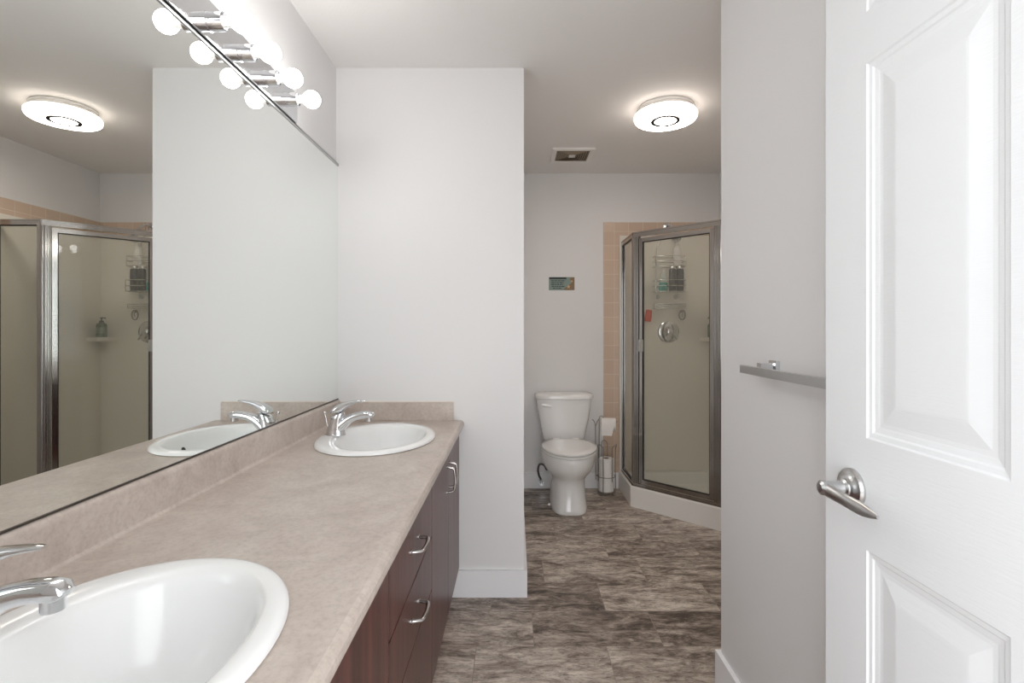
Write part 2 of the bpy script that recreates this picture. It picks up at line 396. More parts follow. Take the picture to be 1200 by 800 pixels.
# ================================================================== VANITY
def ell(cx, cy, a, b_, n=64): return [(cx+b_*cos(2*pi*k/n), cy+a*sin(2*pi*k/n)) for k in range(n)]
SINKS = [(-.532, .648), (-.522, 1.965)]
SA, SB = .277, .216
def build_counter():
    root = thing('vanity_countertop', 'long taupe stone-look laminate countertop with two sinks', 'countertop', (XC, 1.25, .775))
    prof = [(XL, .775)]
    prof += [(XC-.012, .775), (XC-.005, .777), (XC-.001, .783), (XC, .791), (XC-.001, .799), (XC-.006, .806), (XC-.014, .8095), (XC-.024, ZC)]
    prof += [(XL+.034, ZC), (XL+.027, ZC+.0015), (XL+.022, ZC+.007), (XL, ZC+.007)]
    y0, y1 = YF+.001, YP
    bm = B()
    a = [bm.verts.new((x, y0, z)) for x, z in prof]; c = [bm.verts.new((x, y1, z)) for x, z in prof]; n = len(prof)
    bm.faces.new(a); bm.faces.new(c[::-1])
    for i in range(n): bm.faces.new((a[i], c[i], c[(i+1) % n], a[(i+1) % n]))
    bmesh.ops.recalc_face_normals(bm, faces=bm.faces)
    top = mesh('worktop', bm, counter_m, root, world=True)
    cuts = []
    for cx, cy in SINKS:
        bm = B(); prism(bm, ell(cx, cy, SA-.018, SB-.018), .7, .9); o = mesh('cut', bm, counter_m); cuts.append(o)
        md = top.modifiers.new('hole', 'BOOLEAN'); md.operation = 'DIFFERENCE'; md.object = o; md.solver = 'EXACT'
    bpy.context.view_layer.update()
    ev = top.evaluated_get(bpy.context.evaluated_depsgraph_get())
    me = bpy.data.meshes.new_from_object(ev); top.modifiers.clear(); top.data = me
    for o in cuts: bpy.data.objects.remove(o)
    # backsplash with a rolled top
    bs = [(XL, ZC+.007), (XL+.022, ZC+.007), (XL+.020, ZC+.012), (XL+.020, .890), (XL+.0185, .897), (XL+.015, .902), (XL+.009, .905), (XL, .905)]
    bm = B(); a = [bm.verts.new((x, y0, z)) for x, z in bs]; c = [bm.verts.new((x, y1, z)) for x, z in bs]; n = len(bs)
    bm.faces.new(a); bm.faces.new(c[::-1])
    for i in range(n): bm.faces.new((a[i], c[i], c[(i+1) % n], a[(i+1) % n]))
    mesh('backsplash', bm, counter_m, root, world=True, smooth=50)
    bm = B(); box(bm, XL+.020, -.281, YP-.019, YP, ZC, .893, .0015); ss = mesh('side_splash', bm, counter_m, root, world=True)
    bm = B(); box(bm, XL+.020, -.283, YP-.004, YP, .893, .8965); box(bm, -.281, -.2775, YP-.006, YP, ZC, .8965)
    tag(mesh('caulk_line', bm, caulk_m, ss, world=True), 'pale caulk line')
build_counter()

def pull(parent, loc, vertical):
    L = .048; pts = []
    for k in range(19):
        s = -1+2*k/18; pts.append((.031-.006*s*s if abs(s) < .86 else .0266*(1-((abs(s)-.86)/.14)**2), s*L))
    tb = B(); P3 = []
    for x, s in pts: P3.append((x, 0, s) if vertical else (x, s, 0))
    tube(tb, P3, .0056, 12, flat=.8)
    for s in (-L, L):
        lathe(tb, [(.0075, 0), (.0075, .003), (.005, .005)], (0, 0, s) if vertical else (0, s, 0), 'x', 14)
    h = mesh('handle', tb, pull_m, parent, smooth=50)
    h.location = loc; return h
def front_panel(name, root, y0, y1, z0, z1):
    bm = B(); box(bm, 0, .019, y0, y1, z0, z1, .0012); return mesh(name, bm, wood_m, root)
XF = -.255-.019   # carcass front
def carcass(root, w, toe=.13):
    bm = B(); t = .016; d = XL-XF+.004
    box(bm, d, -.001, 0, t, toe, .774); box(bm, d, -.001, w-t, w, toe, .774)
    box(bm, d, -.001, t, w-t, toe, toe+t); box(bm, d, d+.006, t, w-t, toe+t, .774)
    box(bm, -.10, -.085, 0, w, .0, toe)
    return mesh('carcass', bm, edge_m, root)
def sink_cabinet(y0, y1, label, filler=None):
    w = y1-y0; root = thing('sink_cabinet', label, 'cabinet', (XF, y0, 0), group='vanity base cabinets')
    carcass(root, w)
    mid = w/2
    for a, c, hy in ((.002, mid-.002, mid-.034), (mid+.002, w-.002, mid+.034)):
        d = front_panel('door', root, a, c, .132, .771); pull(d, (.019, hy, .66), True)
    return root
sink_cabinet(1.590, 2.374, 'cherry cabinet with two doors under the far sink')
sink_cabinet(.262, 1.046, 'cherry cabinet with plain door under the nearest sink')
def drawer_cabinet():
    root = thing('drawer_cabinet', 'cherry drawer cabinet between the two sink cabinets', 'cabinet', (XF, 1.048, 0), group='vanity base cabinets')
    w = .541; carcass(root, w)
    for z0, z1, hz in ((.593, .771, .680), (.430, .588, .510), (.132, .4255, .285)):
        d = front_panel('drawer', root, .002, w-.002, z0, z1); pull(d, (.019, w/2, hz), False)
drawer_cabinet()
b = B(); box(b, XL+.02, XF+.019, YF+.003, .260, .13, .774)
tag(mesh('filler_panel', b, wood_m), 'narrow cherry filler strip between the nearest cabinet and entrance wall', 'panel')

# ------------------------------------------------------------------ sinks
def build_sink():
    root = thing('sink', 'white oval drop-in sink in the foreground, nearest the camera', 'sink', (SINKS[0][0], SINKS[0][1], ZC), group='drop-in vanity sinks')
    bm = B()
    # (half length along Y, half width along X, centre shift x, height)
    S = [(SA-.004, SB-.004, 0, .0002), (SA, SB, 0, .003), (SA-.001, SB-.001, 0, .008), (SA-.006, SB-.006, 0, .0125), (SA-.014, SB-.014, 0, .015), (SA-.024, SB-.024, .001, .0155),
         (SA-.034, SB-.037, .007, .0150), (SA-.041, SB-.046, .011, .0135), (SA-.048, SB-.053, .015, .0100), (SA-.054, SB-.059, .0175, .004), (SA-.060, SB-.064, .0185, -.006), (SA-.067, SB-.071, .019, -.025), (SA-.080, SB-.082, .020, -.055),
         (SA-.10, SB-.096, .020, -.09), (SA-.13, SB-.115, .02, -.118), (SA-.17, SB-.145, .014, -.134), (SA-.22, SB-.178, .006, -.141), (.022, .022, 0, -.145)]
    rs = [ring((cx, 0, z), (sb, 0, 0), (0, sa, 0), 72, 2.06) for sa, sb, cx, z in S]
    U = [(.026, .026, 0, -.155), (SA-.20, SB-.165, .008, -.151), (SA-.15, SB-.12, .018, -.140), (SA-.08, SB-.075, .026, -.08), (SA-.045, SB-.045, .010, -.02), (SA-.040, SB-.040, 0, .0002)]
    rs += [ring((cx, 0, z), (sb, 0, 0), (0, sa, 0), 72, 2.06) for sa, sb, cx, z in U]
    loft(bm, rs+[rs[0]], False, False); bmesh.ops.remove_doubles(bm, verts=bm.verts, dist=1e-6)
    mesh('basin', bm, porc_m, root, smooth=60)
    bm = B(); lathe(bm, [(.001, -.153), (.0235, -.153), (.0235, -.1435), (.019, -.1425), (.014, -.1460), (.001, -.1460)], (0, 0, 0), 'z', 28)
    mesh('drain', bm, chrome_m, root, smooth=40)
    # overflow slot in the wall of the bowl on the counter-front side
    bm = B(); bx = .0195+SB-.0755
    loft(bm, [ring((bx+o, 0, -.040), (.004, 0, .009), (0, .011, 0), 18) for o in (-.003, .002)])
    tag(mesh('overflow_hole', bm, dark_m, root), 'dark overflow hole')
    return root
sk = build_sink()
dup(sk, (SINKS[1][0], SINKS[1][1], ZC), 'white oval drop-in sink at the far end of the counter')

def build_faucet():
    # local origin on the sink ledge, spout towards +X
    root = thing('faucet', 'chrome single-lever faucet beside the foreground sink, nearest the camera', 'faucet', (-.706, SINKS[0][1], ZC+.0135), group='vanity faucets')
    bm = B(); N = 36
    loft(bm, [ring((0, 0, 0), (.037, 0, 0), (0, .027, 0), N), ring((0, 0, .004), (.038, 0, 0), (0, .028, 0), N), ring((0, 0, .008), (.035, 0, 0), (0, .026, 0), N),
              ring((.000, 0, .025), (.033, 0, .004), (0, .0255, 0), N), ring((.002, 0, .045), (.0305, 0, .006), (0, .0245, 0), N), ring((.006, 0, .062), (.029, 0, .007), (0, .024, 0), N),
              ring((.010, 0, .077), (.0275, 0, .008), (0, .024, 0), N), ring((.011, 0, .081), (.026, 0, .008), (0, .0225, 0), N)])
    mesh('body', bm, chrome_m, root, smooth=50)
    bm = B(); rs = []
    path = [(.012, .026), (.028, .044), (.048, .060), (.072, .0715), (.098, .0775), (.122, .0790), (.138, .0770), (.1425, .0735)]
    rad = [(.021, .023), (.020, .0215), (.0168, .0195), (.0150, .018), (.0142, .0172), (.0142, .0172), (.0135, .0165), (.009, .012)]
    for i, ((x, z), (rh, rw)) in enumerate(zip(path, rad)):
        a = path[max(i-1, 0)]; c = path[min(i+1, len(path)-1)]
        t = Vector((c[0]-a[0], 0, c[1]-a[1])).normalized(); nrm = Vector((-t.z, 0, t.x))
        rs.append(ring((x, 0, z), nrm*rh, (0, rw, 0), 28, 2.3))
    loft(bm, rs); sp = mesh('spout', bm, chrome_m, root, smooth=55)
    bm = B(); lathe(bm, [(.0105, .0535), (.0132, .054), (.0134, .070)], (.1265, 0, 0), 'z', 24); mesh('aerator', bm, chrome_m, sp, smooth=40)
    bm = B(); lathe(bm, [(.0095, .0532), (.0095, .0536)], (.1265, 0, 0), 'z', 20); mesh('aerator_screen', bm, dark_m, sp)
    # lever: a domed cap that sweeps up and forward into a flat tongue
    bm = B(); rs = []
    for x, zl, zh, w in ((-.017, .0825, .087, .013), (-.0145, .0825, .097, .0195), (-.006, .0825, .1085, .0225), (.006, .0825, .117, .0225), (.018, .0840, .123, .0205), (.030, .0935, .127, .0178), (.044, .1050, .1300, .0152),
                         (.060, .1150, .1325, .0130), (.078, .1225, .1340, .0112), (.096, .1270, .1350, .0096), (.108, .1287, .1352, .0082), (.115, .1300, .1345, .0055)):
        rs.append(ring((x, 0, (zl+zh)/2), (0, 0, (zh-zl)/2), (0, w, 0), 32, 2.5))
    loft(bm, rs); mesh('lever_handle', bm, chrome_m, root, smooth=55)
    bm = B(); tube(bm, [(-.026, 0, .012), (-.034, 0, .045), (-.041, 0, .080)], .0019, 10); lathe(bm, [(.002, .078), (.0045, .084), (.0055, .088), (.004, .091)], (-.042, 0, 0), 'z', 16)
    mesh('lift_rod', bm, chrome_m, root, smooth=50)
    return root
fc = build_faucet()
dup(fc, (-.682, SINKS[1][1]+.005, ZC+.0135), 'chrome single-lever faucet of the far sink')

# ------------------------------------------------------------------ mirror
root = thing('wall_mirror', 'large frameless wall mirror above the vanity backsplash', 'mirror', (XL, 1.25, .905))
b = B(); box(b, XL+.001, XM, YF+.005, YP-.001, .9055, 1.984); mesh('mirror_glass', b, mirror_m, root, world=True)
b = B(); box(b, XL+.0005, XM+.0035, YF+.005, YP-.003, 1.984, 1.987); box(b, XM+.0005, XM+.0035, YF+.005, YP-.003, 1.977, 1.987); mesh('top_channel', b, satin_m, root, world=True)
b = B(); box(b, XM+.0002, XM+.002, YF+.005, YP-.003, .9055, .9095); tag(mesh('bottom_channel', b, mat('dark_channel', (.09, .075, .07), .35, .6), root, world=True), 'dark channel along the bottom edge')

# ------------------------------------------------------------------ vanity light: chrome strip with globe bulbs
def vanity_light():
    y1 = 1.905; n = 6; y0 = y1-.092*2-.153*(n-1)
    root = thing('vanity_light_bar', 'chrome strip light with a row of round globe bulbs above the mirror', 'wall light', (XL, (y0+y1)/2, 2.04))
    b = B(); box(b, XL+.0005, XL+.022, y0, y1, 1.9872, 2.093, .002); mesh('backplate', b, chrome_m, root, world=True)
    for k in range(n):
        y = 1.812-.153*k; z = 2.034
        b = B(); lathe(b, [(.0255, .022), (.0255, .024), (.0235, .0245), (.0235, .063), (.0205, .0632), (.0200, .050)], (XL, y, z), 'x', 36)
        s = mesh('socket', b, chrome_m, root, world=True, smooth=35)
        b = B(); lathe(b, [(.013, .050), (.0135, .064), (.0145, .076), (.0175, .085)], (XL, y, z), 'x', 28)
        mesh('bulb_neck', b, plast_m, s, world=True, smooth=50)
        b = B(); R = .0295; cx = .110
        lathe(b, [(max(.0005, R*sin(pi*t/18)), cx-R*cos(pi*t/18)) for t in range(4, 19)], (XL, y, z), 'x', 32)
        mesh('bulb', b, bulb_m, root, world=True, smooth=80)
vanity_light()

# ------------------------------------------------------------------ towel bar
root = thing('towel_bar', 'flat brushed metal towel bar on the wall beside the door', 'towel bar', (XR, 1.18, 1.115))
b = B(); box(b, .646, .660, .88, 1.482, 1.104, 1.126, .001); mesh('rail', b, bar_m, root, world=True)
for y in (1.395, .98):
    b = B(); box(b, .660, XR-.0005, y-.011, y+.011, 1.101, 1.137, .001); box(b, XR-.012, XR-.0005, y-.019, y+.019, 1.094, 1.144, .001); mesh('bracket', b, chrome_m, root, world=True)

# ------------------------------------------------------------------ ceiling light and fan grille
root = thing('ceiling_light', 'round white LED ceiling light glowing near the shower', 'ceiling light', (.818, 2.80, H))
b = B(); lathe(b, [(.14, 0), (.146, -.004), (.150, -.016), (.147, -.020), (.153, -.024), (.156, -.034), (.152, -.038)], (0, 0, 0), 'z', 64); mesh('base_ring', b, plast_m, root, smooth=40)
b = B(); lathe(b, [(.150, -.038), (.162, -.040), (.166, -.046), (.166, -.058), (.162, -.066)], (0, 0, 0), 'z', 64, cap=False); mesh('diffuser_rim', b, led_side_m, root, smooth=40)
b = B(); lathe(b, [(.162, -.066), (.158, -.070), (.148, -.072), (.0745, -.0735)], (0, 0, 0), 'z', 64); mesh('diffuser', b, led_m, root, smooth=40)
b = B(); lathe(b, [(.057, -.072), (.058, -.0778), (.077, -.0778), (.078, -.0725)], (0, 0, 0), 'z', 64); mesh('trim_ring', b, mat('ring_grey', (.012, .010, .010), .6), root, smooth=60)
b = B(); lathe(b, [(.0695, -.073), (.0695, -.0752), (.001, -.0755)], (0, 0, 0), 'z', 64); mesh('centre_disc', b, led_m, root, smooth=60)

root = thing('exhaust_fan_grille', 'square white exhaust fan cover with brown louvres in the ceiling', 'vent', (.396, 3.56, H))
b = B(); s = .142
for a0, a1, c0, c1 in ((-s, s, -s, -s+.03), (-s, s, s-.03, s), (-s, -s+.03, -s+.03, s-.03), (s-.03, s, -s+.03, s-.03)): box(b, a0, a1, c0, c1, -.014, 0, .003)
mesh('frame', b, plast_m, root)
b = B(); i_ = s-.03; c_ = .022
outer = [(-i_, -i_), (i_, -i_), (i_, i_), (-i_, i_)]; inner = [(-c_, -c_), (c_, -c_), (c_, c_), (-c_, c_)]
def slats(sel, m, nm):
    b = B(); K = 6
    for k in range(4):
        if k not in sel: continue
        o0, o1, q0, q1 = Vector(outer[k]), Vector(outer[(k+1) % 4]), Vector(inner[k]), Vector(inner[(k+1) % 4])
        for j in range(K):
            t0, t1 = j/K, (j+.8)/K
            pts = [o0.lerp(q0, t0), o1.lerp(q1, t0), o1.lerp(q1, t1), o0.lerp(q0, t1)]
            zz = [-.004, -.004, -.011, -.011]
            lo = [b.verts.new((p.x, p.y, z)) for p, z in zip(pts, zz)]; hi = [b.verts.new((p.x, p.y, z+.0015)) for p, z in zip(pts, zz)]
            b.faces.new(lo); b.faces.new(hi[::-1])
            for q in range(4): b.faces.new((lo[q], lo[(q+1) % 4], hi[(q+1) % 4], hi[q]))
    mesh(nm, b, m, root)
slats((0, 1, 2, 3), grille_m, 'louvres')
b = B(); box(b, -c_, c_, -c_, c_, -.015, -.008, .002); mesh('centre_cap', b, plast_m, root)
b = B(); box(b, -i_, i_, -i_, i_, -.003, -.001); mesh('fan_well', b, dark_m, root)

# ------------------------------------------------------------------ wall sign
root = thing('wall_sign', 'small teal sign with dark lettering lines and a starfish, above the toilet', 'sign', (.363, YB, 1.578))
SX0, SX1, SZ0, SZ1 = .265, .463, 1.528, 1.628
b = B(); box(b, SX0, SX1, YB-.007, YB-.0005, SZ0, SZ1, .001); mesh('board', b, mat('sign_teal', s2l(128, 146, 138), .5), root, world=True)
ink = mat('sign_ink', s2l(38, 52, 54), .6); sand = mat('sign_sand', s2l(136, 112, 84), .6); star_m = mat('starfish', s2l(208, 178, 140), .6)
b = B(); box(b, SX0+.003, SX0+.135, YB-.0078, YB-.007, SZ1-.016, SZ1-.002)
tag(mesh('title_band', b, ink, root, world=True), 'dark title band')
b = B(); rr = random.Random(5)
for i, (x0, x1) in enumerate(((.018, .125), (.018, .115), (.018, .108), (.022, .12), (.03, .10))):
    z = SZ1-.029-.0145*i; x = SX0+x0
    while x < SX0+x1:
        w = rr.uniform(.010, .026); box(b, x, min(x+w, SX0+x1), YB-.0078, YB-.007, z-.003, z+.003); x += w+.004
mesh('text_lines', b, ink, root, world=True)
b = B(); pts = [(SX1-.002, SZ0+.001), (SX1-.002, SZ1-.002), (SX1-.030, SZ1-.002), (SX1-.036, SZ1-.020), (SX1-.024, SZ1-.045), (SX1-.05, SZ0+.030), (SX1-.075, SZ0+.016), (SX1-.085, SZ0+.001)]
v0 = [b.verts.new((x, YB-.0070, z)) for x, z in pts]; v1 = [b.verts.new((x, YB-.0076, z)) for x, z in pts]
b.faces.new(v0); b.faces.new(v1[::-1])
for k in range(len(pts)): b.faces.new((v0[k], v0[(k+1) % len(pts)], v1[(k+1) % len(pts)], v1[k]))
mesh('sand_area', b, sand, root, world=True)
def star(cx, cz, R, nm):
    b = B(); p = [(cx+(R if k % 2 == 0 else R*.4)*sin(pi*k/5), cz+(R if k % 2 == 0 else R*.4)*cos(pi*k/5)) for k in range(10)]
    a = [b.verts.new((x, YB-.0076, z)) for x, z in p]; c = b.verts.new((cx, YB-.0098, cz)); b.faces.new(a)
    for k in range(10): b.faces.new((a[k], a[(k+1) % 10], c))
    mesh(nm, b, star_m, root, world=True)
star(SX1-.047, SZ0+.026, .017, 'starfish'); star(SX1-.022, SZ1-.032, .011, 'starfish')

# ================================================================== TOILET
def egg(cx, yf, yb, w, z, n=48, k=.25, p=2):
    # egg outline: front at yf (towards the camera), back at yb
    out = []; cy = yb-(yb-yf)*.42; 
    for i in range(n):
        a = 2*pi*i/n; x = math.copysign(abs(cos(a))**(2/p), cos(a))*w; s = math.copysign(abs(sin(a))**(2/p), sin(a))
        y = cy+(yb-cy)*s if s > 0 else cy+(cy-yf)*s
        x *= (1 if s > 0 else (1-k*.25*s*s))
        if s > 0: x = math.copysign(abs(cos(a))**.75, cos(a))*w
        out.append(Vector((cx+x, y, z)))
    return out
def toilet():
    tx = .372
    root = thing('toilet', 'white two-piece toilet with its lid down against the back wall', 'toilet', (tx, 3.60, 0))
    bm = B()
    R = [(3.392, 3.86, .124, 0, 3.4), (3.386, 3.865, .129, .006, 3.4), (3.390, 3.86, .127, .03, 3.3), (3.405, 3.84, .120, .09, 3.0), (3.412, 3.81, .114, .16, 2.8), (3.408, 3.80, .115, .205, 2.6),
         (3.380, 3.80, .130, .235, 2.3), (3.335, 3.81, .155, .265, 2.1), (3.300, 3.83, .174, .30, 2), (3.283, 3.84, .184, .335, 2), (3.277, 3.85, .188, .365, 2), (3.277, 3.855, .188, .385, 2), (3.283, 3.85, .184, .392, 2)]
    loft(bm, [egg(tx+.002, a, c, w, z, p=p) for a, c, w, z, p in R])
    mesh('bowl', bm, toil_m, root, world=True, smooth=70)
    bm = B(); loft(bm, [egg(tx+.002, a, c, w, z) for a, c, w, z in ((3.280, 3.74, .184, .394), (3.272, 3.745, .188, .398), (3.272, 3.745, .188, .408), (3.280, 3.74, .184, .412))])
    mesh('seat', bm, toil_m, root, world=True, smooth=50)
    bm = B(); loft(bm, [egg(tx+.002, a, c, w, z) for a, c, w, z in ((3.274, 3.745, .186, .4155), (3.268, 3.75, .189, .420), (3.268, 3.75, .189, .428), (3.276, 3.745, .184, .434), (3.32, 3.72, .15, .438), (3.40, 3.67, .08, .439))])
    mesh('seat_lid', bm, toil_m, root, world=True, smooth=50)
    for x in (-.07, .07):
        bm = B(); lathe(bm, [(.012, -.022), (.012, .022)], (tx+x, 3.752, .424), 'x', 16); mesh('hinge', bm, toil_m, root, world=True, smooth=40)
    # tank: tapering, bowed front
    def tk(z, w, yf, yb):
        o = []
        for i in range(48):
            a = 2*pi*i/48; ca, sa = cos(a), sin(a)
            x = math.copysign(abs(ca)**.42, ca)*w; y = math.copysign(abs(sa)**.42, sa)
            yy = (yf+yb)/2+y*(yb-yf)/2
            if y < 0: yy -= .016*(1-(x/w)**2)
            o.append(Vector((tx-.004+x, yy, z)))
        return o
    bm = B(); loft(bm, [tk(.385, .135, 3.83, 3.94), tk(.398, .148, 3.815, 3.955), tk(.43, .158, 3.81, 3.965), tk(.50, .172, 3.80, 3.97), tk(.60, .191, 3.79, 3.97), tk(.705, .206, 3.783, 3.97), tk(.712, .206, 3.783, 3.97)])
    t = mesh('tank', bm, toil_m, root, world=True, smooth=55)
    bm = B(); loft(bm, [tk(.712, .208, 3.779, 3.974), tk(.716, .216, 3.770, 3.976), tk(.735, .218, 3.768, 3.977), tk(.744, .214, 3.772, 3.975), tk(.749, .195, 3.79, 3.96), tk(.750, .12, 3.84, 3.92)])
    mesh('tank_lid', bm, toil_m, root, world=True, smooth=55)
    bm = B(); lathe(bm, [(.013, 0), (.013, -.012), (.009, -.014)], (tx-.165, 3.79, .672), 'y', 20)
    loft(bm, [ring((tx-.172+.012*k, 3.773, .674-.0022*k), (0, .0045, 0), (0, 0, r), 16) for k, r in enumerate((.006, .0105, .0105, .010, .0095, .0085, .005))])
    mesh('flush_lever', bm, toil_m, root, world=True, smooth=50)
    # bolt cap
    bm = B(); lathe(bm, [(.012, 0), (.012, .008), (.008, .014), (.002, .016)], (tx-.128, 3.60, .0), 'z', 18); mesh('bolt_cap', bm, toil_m, root, world=True, smooth=60)
    # water supply
    hs = [(.205, 3.93, .075), (.185, 3.92, .12), (.178, 3.90, .17), (.190, 3.885, .21), (.222, 3.88, .205), (.246, 3.89, .17), (.262, 3.90, .26), (.262, 3.90, .34), (.262, 3.90, .39)]
    dense = []
    for i in range(len(hs)-1):
        p0, p1, p2, p3 = (Vector(hs[max(i-1, 0)]), Vector(hs[i]), Vector(hs[i+1]), Vector(hs[min(i+2, len(hs)-1)]))
        for j in range(6):
            u = j/6; dense.append(.5*((2*p1)+(p2-p0)*u+(2*p0-5*p1+4*p2-p3)*u*u+(3*p1-p0-3*p2+p3)*u**3))
    dense.append(Vector(hs[-1]))
    bm = B(); tube(bm, dense, .0078, 12); tag(mesh('supply_hose', bm, mat('braided_hose', (.12, .12, .12), .4, .5), root, world=True, smooth=60), 'braided grey hose')
    bm = B(); tube(bm, [(.205, YB-.002, .050), (.205, 3.93, .050)], .008, 12); tube(bm, [(.205, 3.93, .035), (.205, 3.93, .085)], .0095, 12)
    lathe(bm, [(.020, -.022), (.020, -.0155)], (.205, YB, .050), 'y', 20)
    loft(bm, [ring((.205, 3.905+o, .050), (.017, 0, 0), (0, 0, .010), 18) for o in (-.006, .006)]); tube(bm, [(.205, 3.93, .05), (.205, 3.905, .05)], .004, 8)
    mesh('shutoff_valve', bm, chrome_m, root, world=True, smooth=45)
toilet()

# ------------------------------------------------------------------ toilet paper stand
def paper_roll(name, label, loc, r=.056, h=.10):
    root = thing(name, label, 'toilet paper', loc, group='toilet rolls')
    b = B(); n = 40
    loft(b, [ring((0, 0, z), (a, 0, 0), (0, a, 0), n) for a, z in ((.021, 0), (r-.003, 0), (r, .003), (r, h-.003), (r-.003, h), (.021, h), (.021, 0))], False, False)
    bmesh.ops.remove_doubles(b, verts=b.verts, dist=1e-6); mesh('paper', b, paper_m, root, smooth=40)
    b = B(); loft(b, [ring((0, 0, z), (a, 0, 0), (0, a, 0), 24) for a, z in ((.0208, .0005), (.0208, h-.0005), (.0195, h-.0005), (.0195, .0005), (.0208, .0005))], False, False)
    bmesh.ops.remove_doubles(b, verts=b.verts, dist=1e-6); mesh('core', b, card_m, root, smooth=60)
    return root
SXc, SYc = .682, 3.845
def paper_stand():
    root = thing('toilet_paper_stand', 'free-standing grey wire toilet paper holder beside the toilet', 'toilet paper stand', (SXc, SYc, 0))
    R = .066; w = .0032
    for z in (.022, .135):
        b = B(); tube(b, [(SXc+R*cos(2*pi*k/40), SYc+R*sin(2*pi*k/40), z) for k in range(40)], w, 8, closed=True); mesh('ring', b, wire_m, root, world=True, smooth=60)
    b = B(); tube(b, [(SXc-R, SYc, .022), (SXc+R, SYc, .022)], w, 8); tube(b, [(SXc, SYc-R, .022), (SXc, SYc+R, .022)], w, 8)
    mesh('base_cross', b, wire_m, root, world=True, smooth=60)
    for an in (225, 315, 90):                      # looping foot under the ring that rises as a hooped wire
        a = math.radians(an); ca, sa = cos(a), sin(a); t = Vector((-sa, ca, 0)); c0 = Vector((SXc+R*ca, SYc+R*sa, 0)); o = Vector((ca, sa, 0)); hw = .022
        pts = []
        for k in range(9): u = pi*k/8; pts.append(c0+t*(-hw*cos(u))+Vector((0, 0, .024-.020*sin(u)))+o*.004)
        z1 = .355
        for k in range(1, 5): pts.append(c0+t*hw+Vector((0, 0, .024+(z1-.024)*k/4))+o*.002)
        for k in range(1, 9): u = pi*k/8; pts.append(c0+t*(hw*cos(u))+Vector((0, 0, z1+.026*sin(u)))+o*(.002+.02*sin(u)))
        for k in range(1, 5): pts.append(c0-t*hw+Vector((0, 0, z1-(z1-.024)*k/4))+o*.002)
        b = B(); tube(b, pts[:-1], w, 8, closed=False); mesh('wire_hoop', b, wire_m, root, world=True, smooth=60)
    b = B()
    px, py = SXc-.052, SYc+.0
    tube(b, [(px, py, .022), (px, py, .30), (px, py, .555), (px+.004, py, .575), (px+.018, py, .583), (px+.03, py-.002, .572), (px+.034, py-.003, .545), (px+.05, py-.004, .535), (px+.13, py-.006, .535), (px+.139, py-.006, .545)], w, 8)
    tube(b, [(px-.022, py+.02, .10), (px-.024, py+.02, .30), (px-.024, py+.02, .50), (px-.030, py+.02, .530), (px-.044, py+.01, .550), (px-.052, py, .552)], w*.9, 8)
    tube(b, [(px-.022, py+.02, .135), (px, py, .135)], w*.9, 8)
    tube(b, [(px-.024, py+.02, .50), (px-.010, py+.01, .54), (px, py, .56)], w*.9, 8)
    mesh('pole', b, wire_m, root, world=True, smooth=60)
paper_stand()
paper_roll('toilet_roll', 'white toilet roll at the bottom of the wire stand', (SXc, SYc, .026), h=.115)
paper_roll('toilet_roll', 'white toilet roll stacked on another in the wire stand', (SXc, SYc, .142), h=.125)
hr = paper_roll('toilet_roll', 'white toilet roll hanging on the arm of the wire stand with loose tail', (SXc-.018+.002, SYc-.004, .517), r=.050, h=.105)
hr.rotation_euler = (0, pi/2, math.radians(-8)); hr.location = (SXc-.036, SYc+.002, .517)
b = B(); tail = []
for k in range(8):
    z = -.048*cos(0)*0; 
for i, (yy, zz) in enumerate(((-.0505, .0), (-.0515, -.02), (-.0520, -.045), (-.0530, -.062), (-.0545, -.072))):
    tail.append([Vector((-zz, yy, .002)), Vector((-zz, yy, .090-.004*i)), Vector((-zz, yy+.0008, .090-.004*i)), Vector((-zz, yy+.0008, .002))])
loft(b, tail); mesh('loose_sheet', b, paper_m, hr, smooth=30)

# ================================================================== SHOWER
c1 = (.804, 3.581); c2 = (1.254, 3.131)
def shower_base():
    root_m = B()
    yb, xs = YB-.009, XS-.009; r2 = .4142
    out = [(c1[0], yb), c1, c2, (xs, c2[1]), (xs, yb)]
    def ins(d): return [(c1[0]+d, yb-d), (c1[0]+d, c1[1]+d*r2), (c2[0]+d*r2, c2[1]+d), (xs-d, c2[1]+d), (xs-d, yb-d)]
    L = [(ins(.0), .0), (ins(.0), .006), (ins(.0), .133), (ins(.003), .138), (ins(.007), .140), (ins(.060), .138), (ins(.066), .134), (ins(.075), .055), (ins(.085), .047), (ins(.25), .042)]
    loft(root_m, [[Vector((x, y, z)) for x, y in p] for p, z in L])
    o = mesh('shower_tray', root_m, base_m, smooth=30)
    tag(o, 'white neo-angle shower base with a low kerb on the floor', 'shower base')
shower_base()
d_ = .030
f1 = (c1[0]+d_, c1[1]+d_*.4142); f2 = (c2[0]+d_*.4142, c2[1]+d_)
ZB, ZT = .1385, 1.898
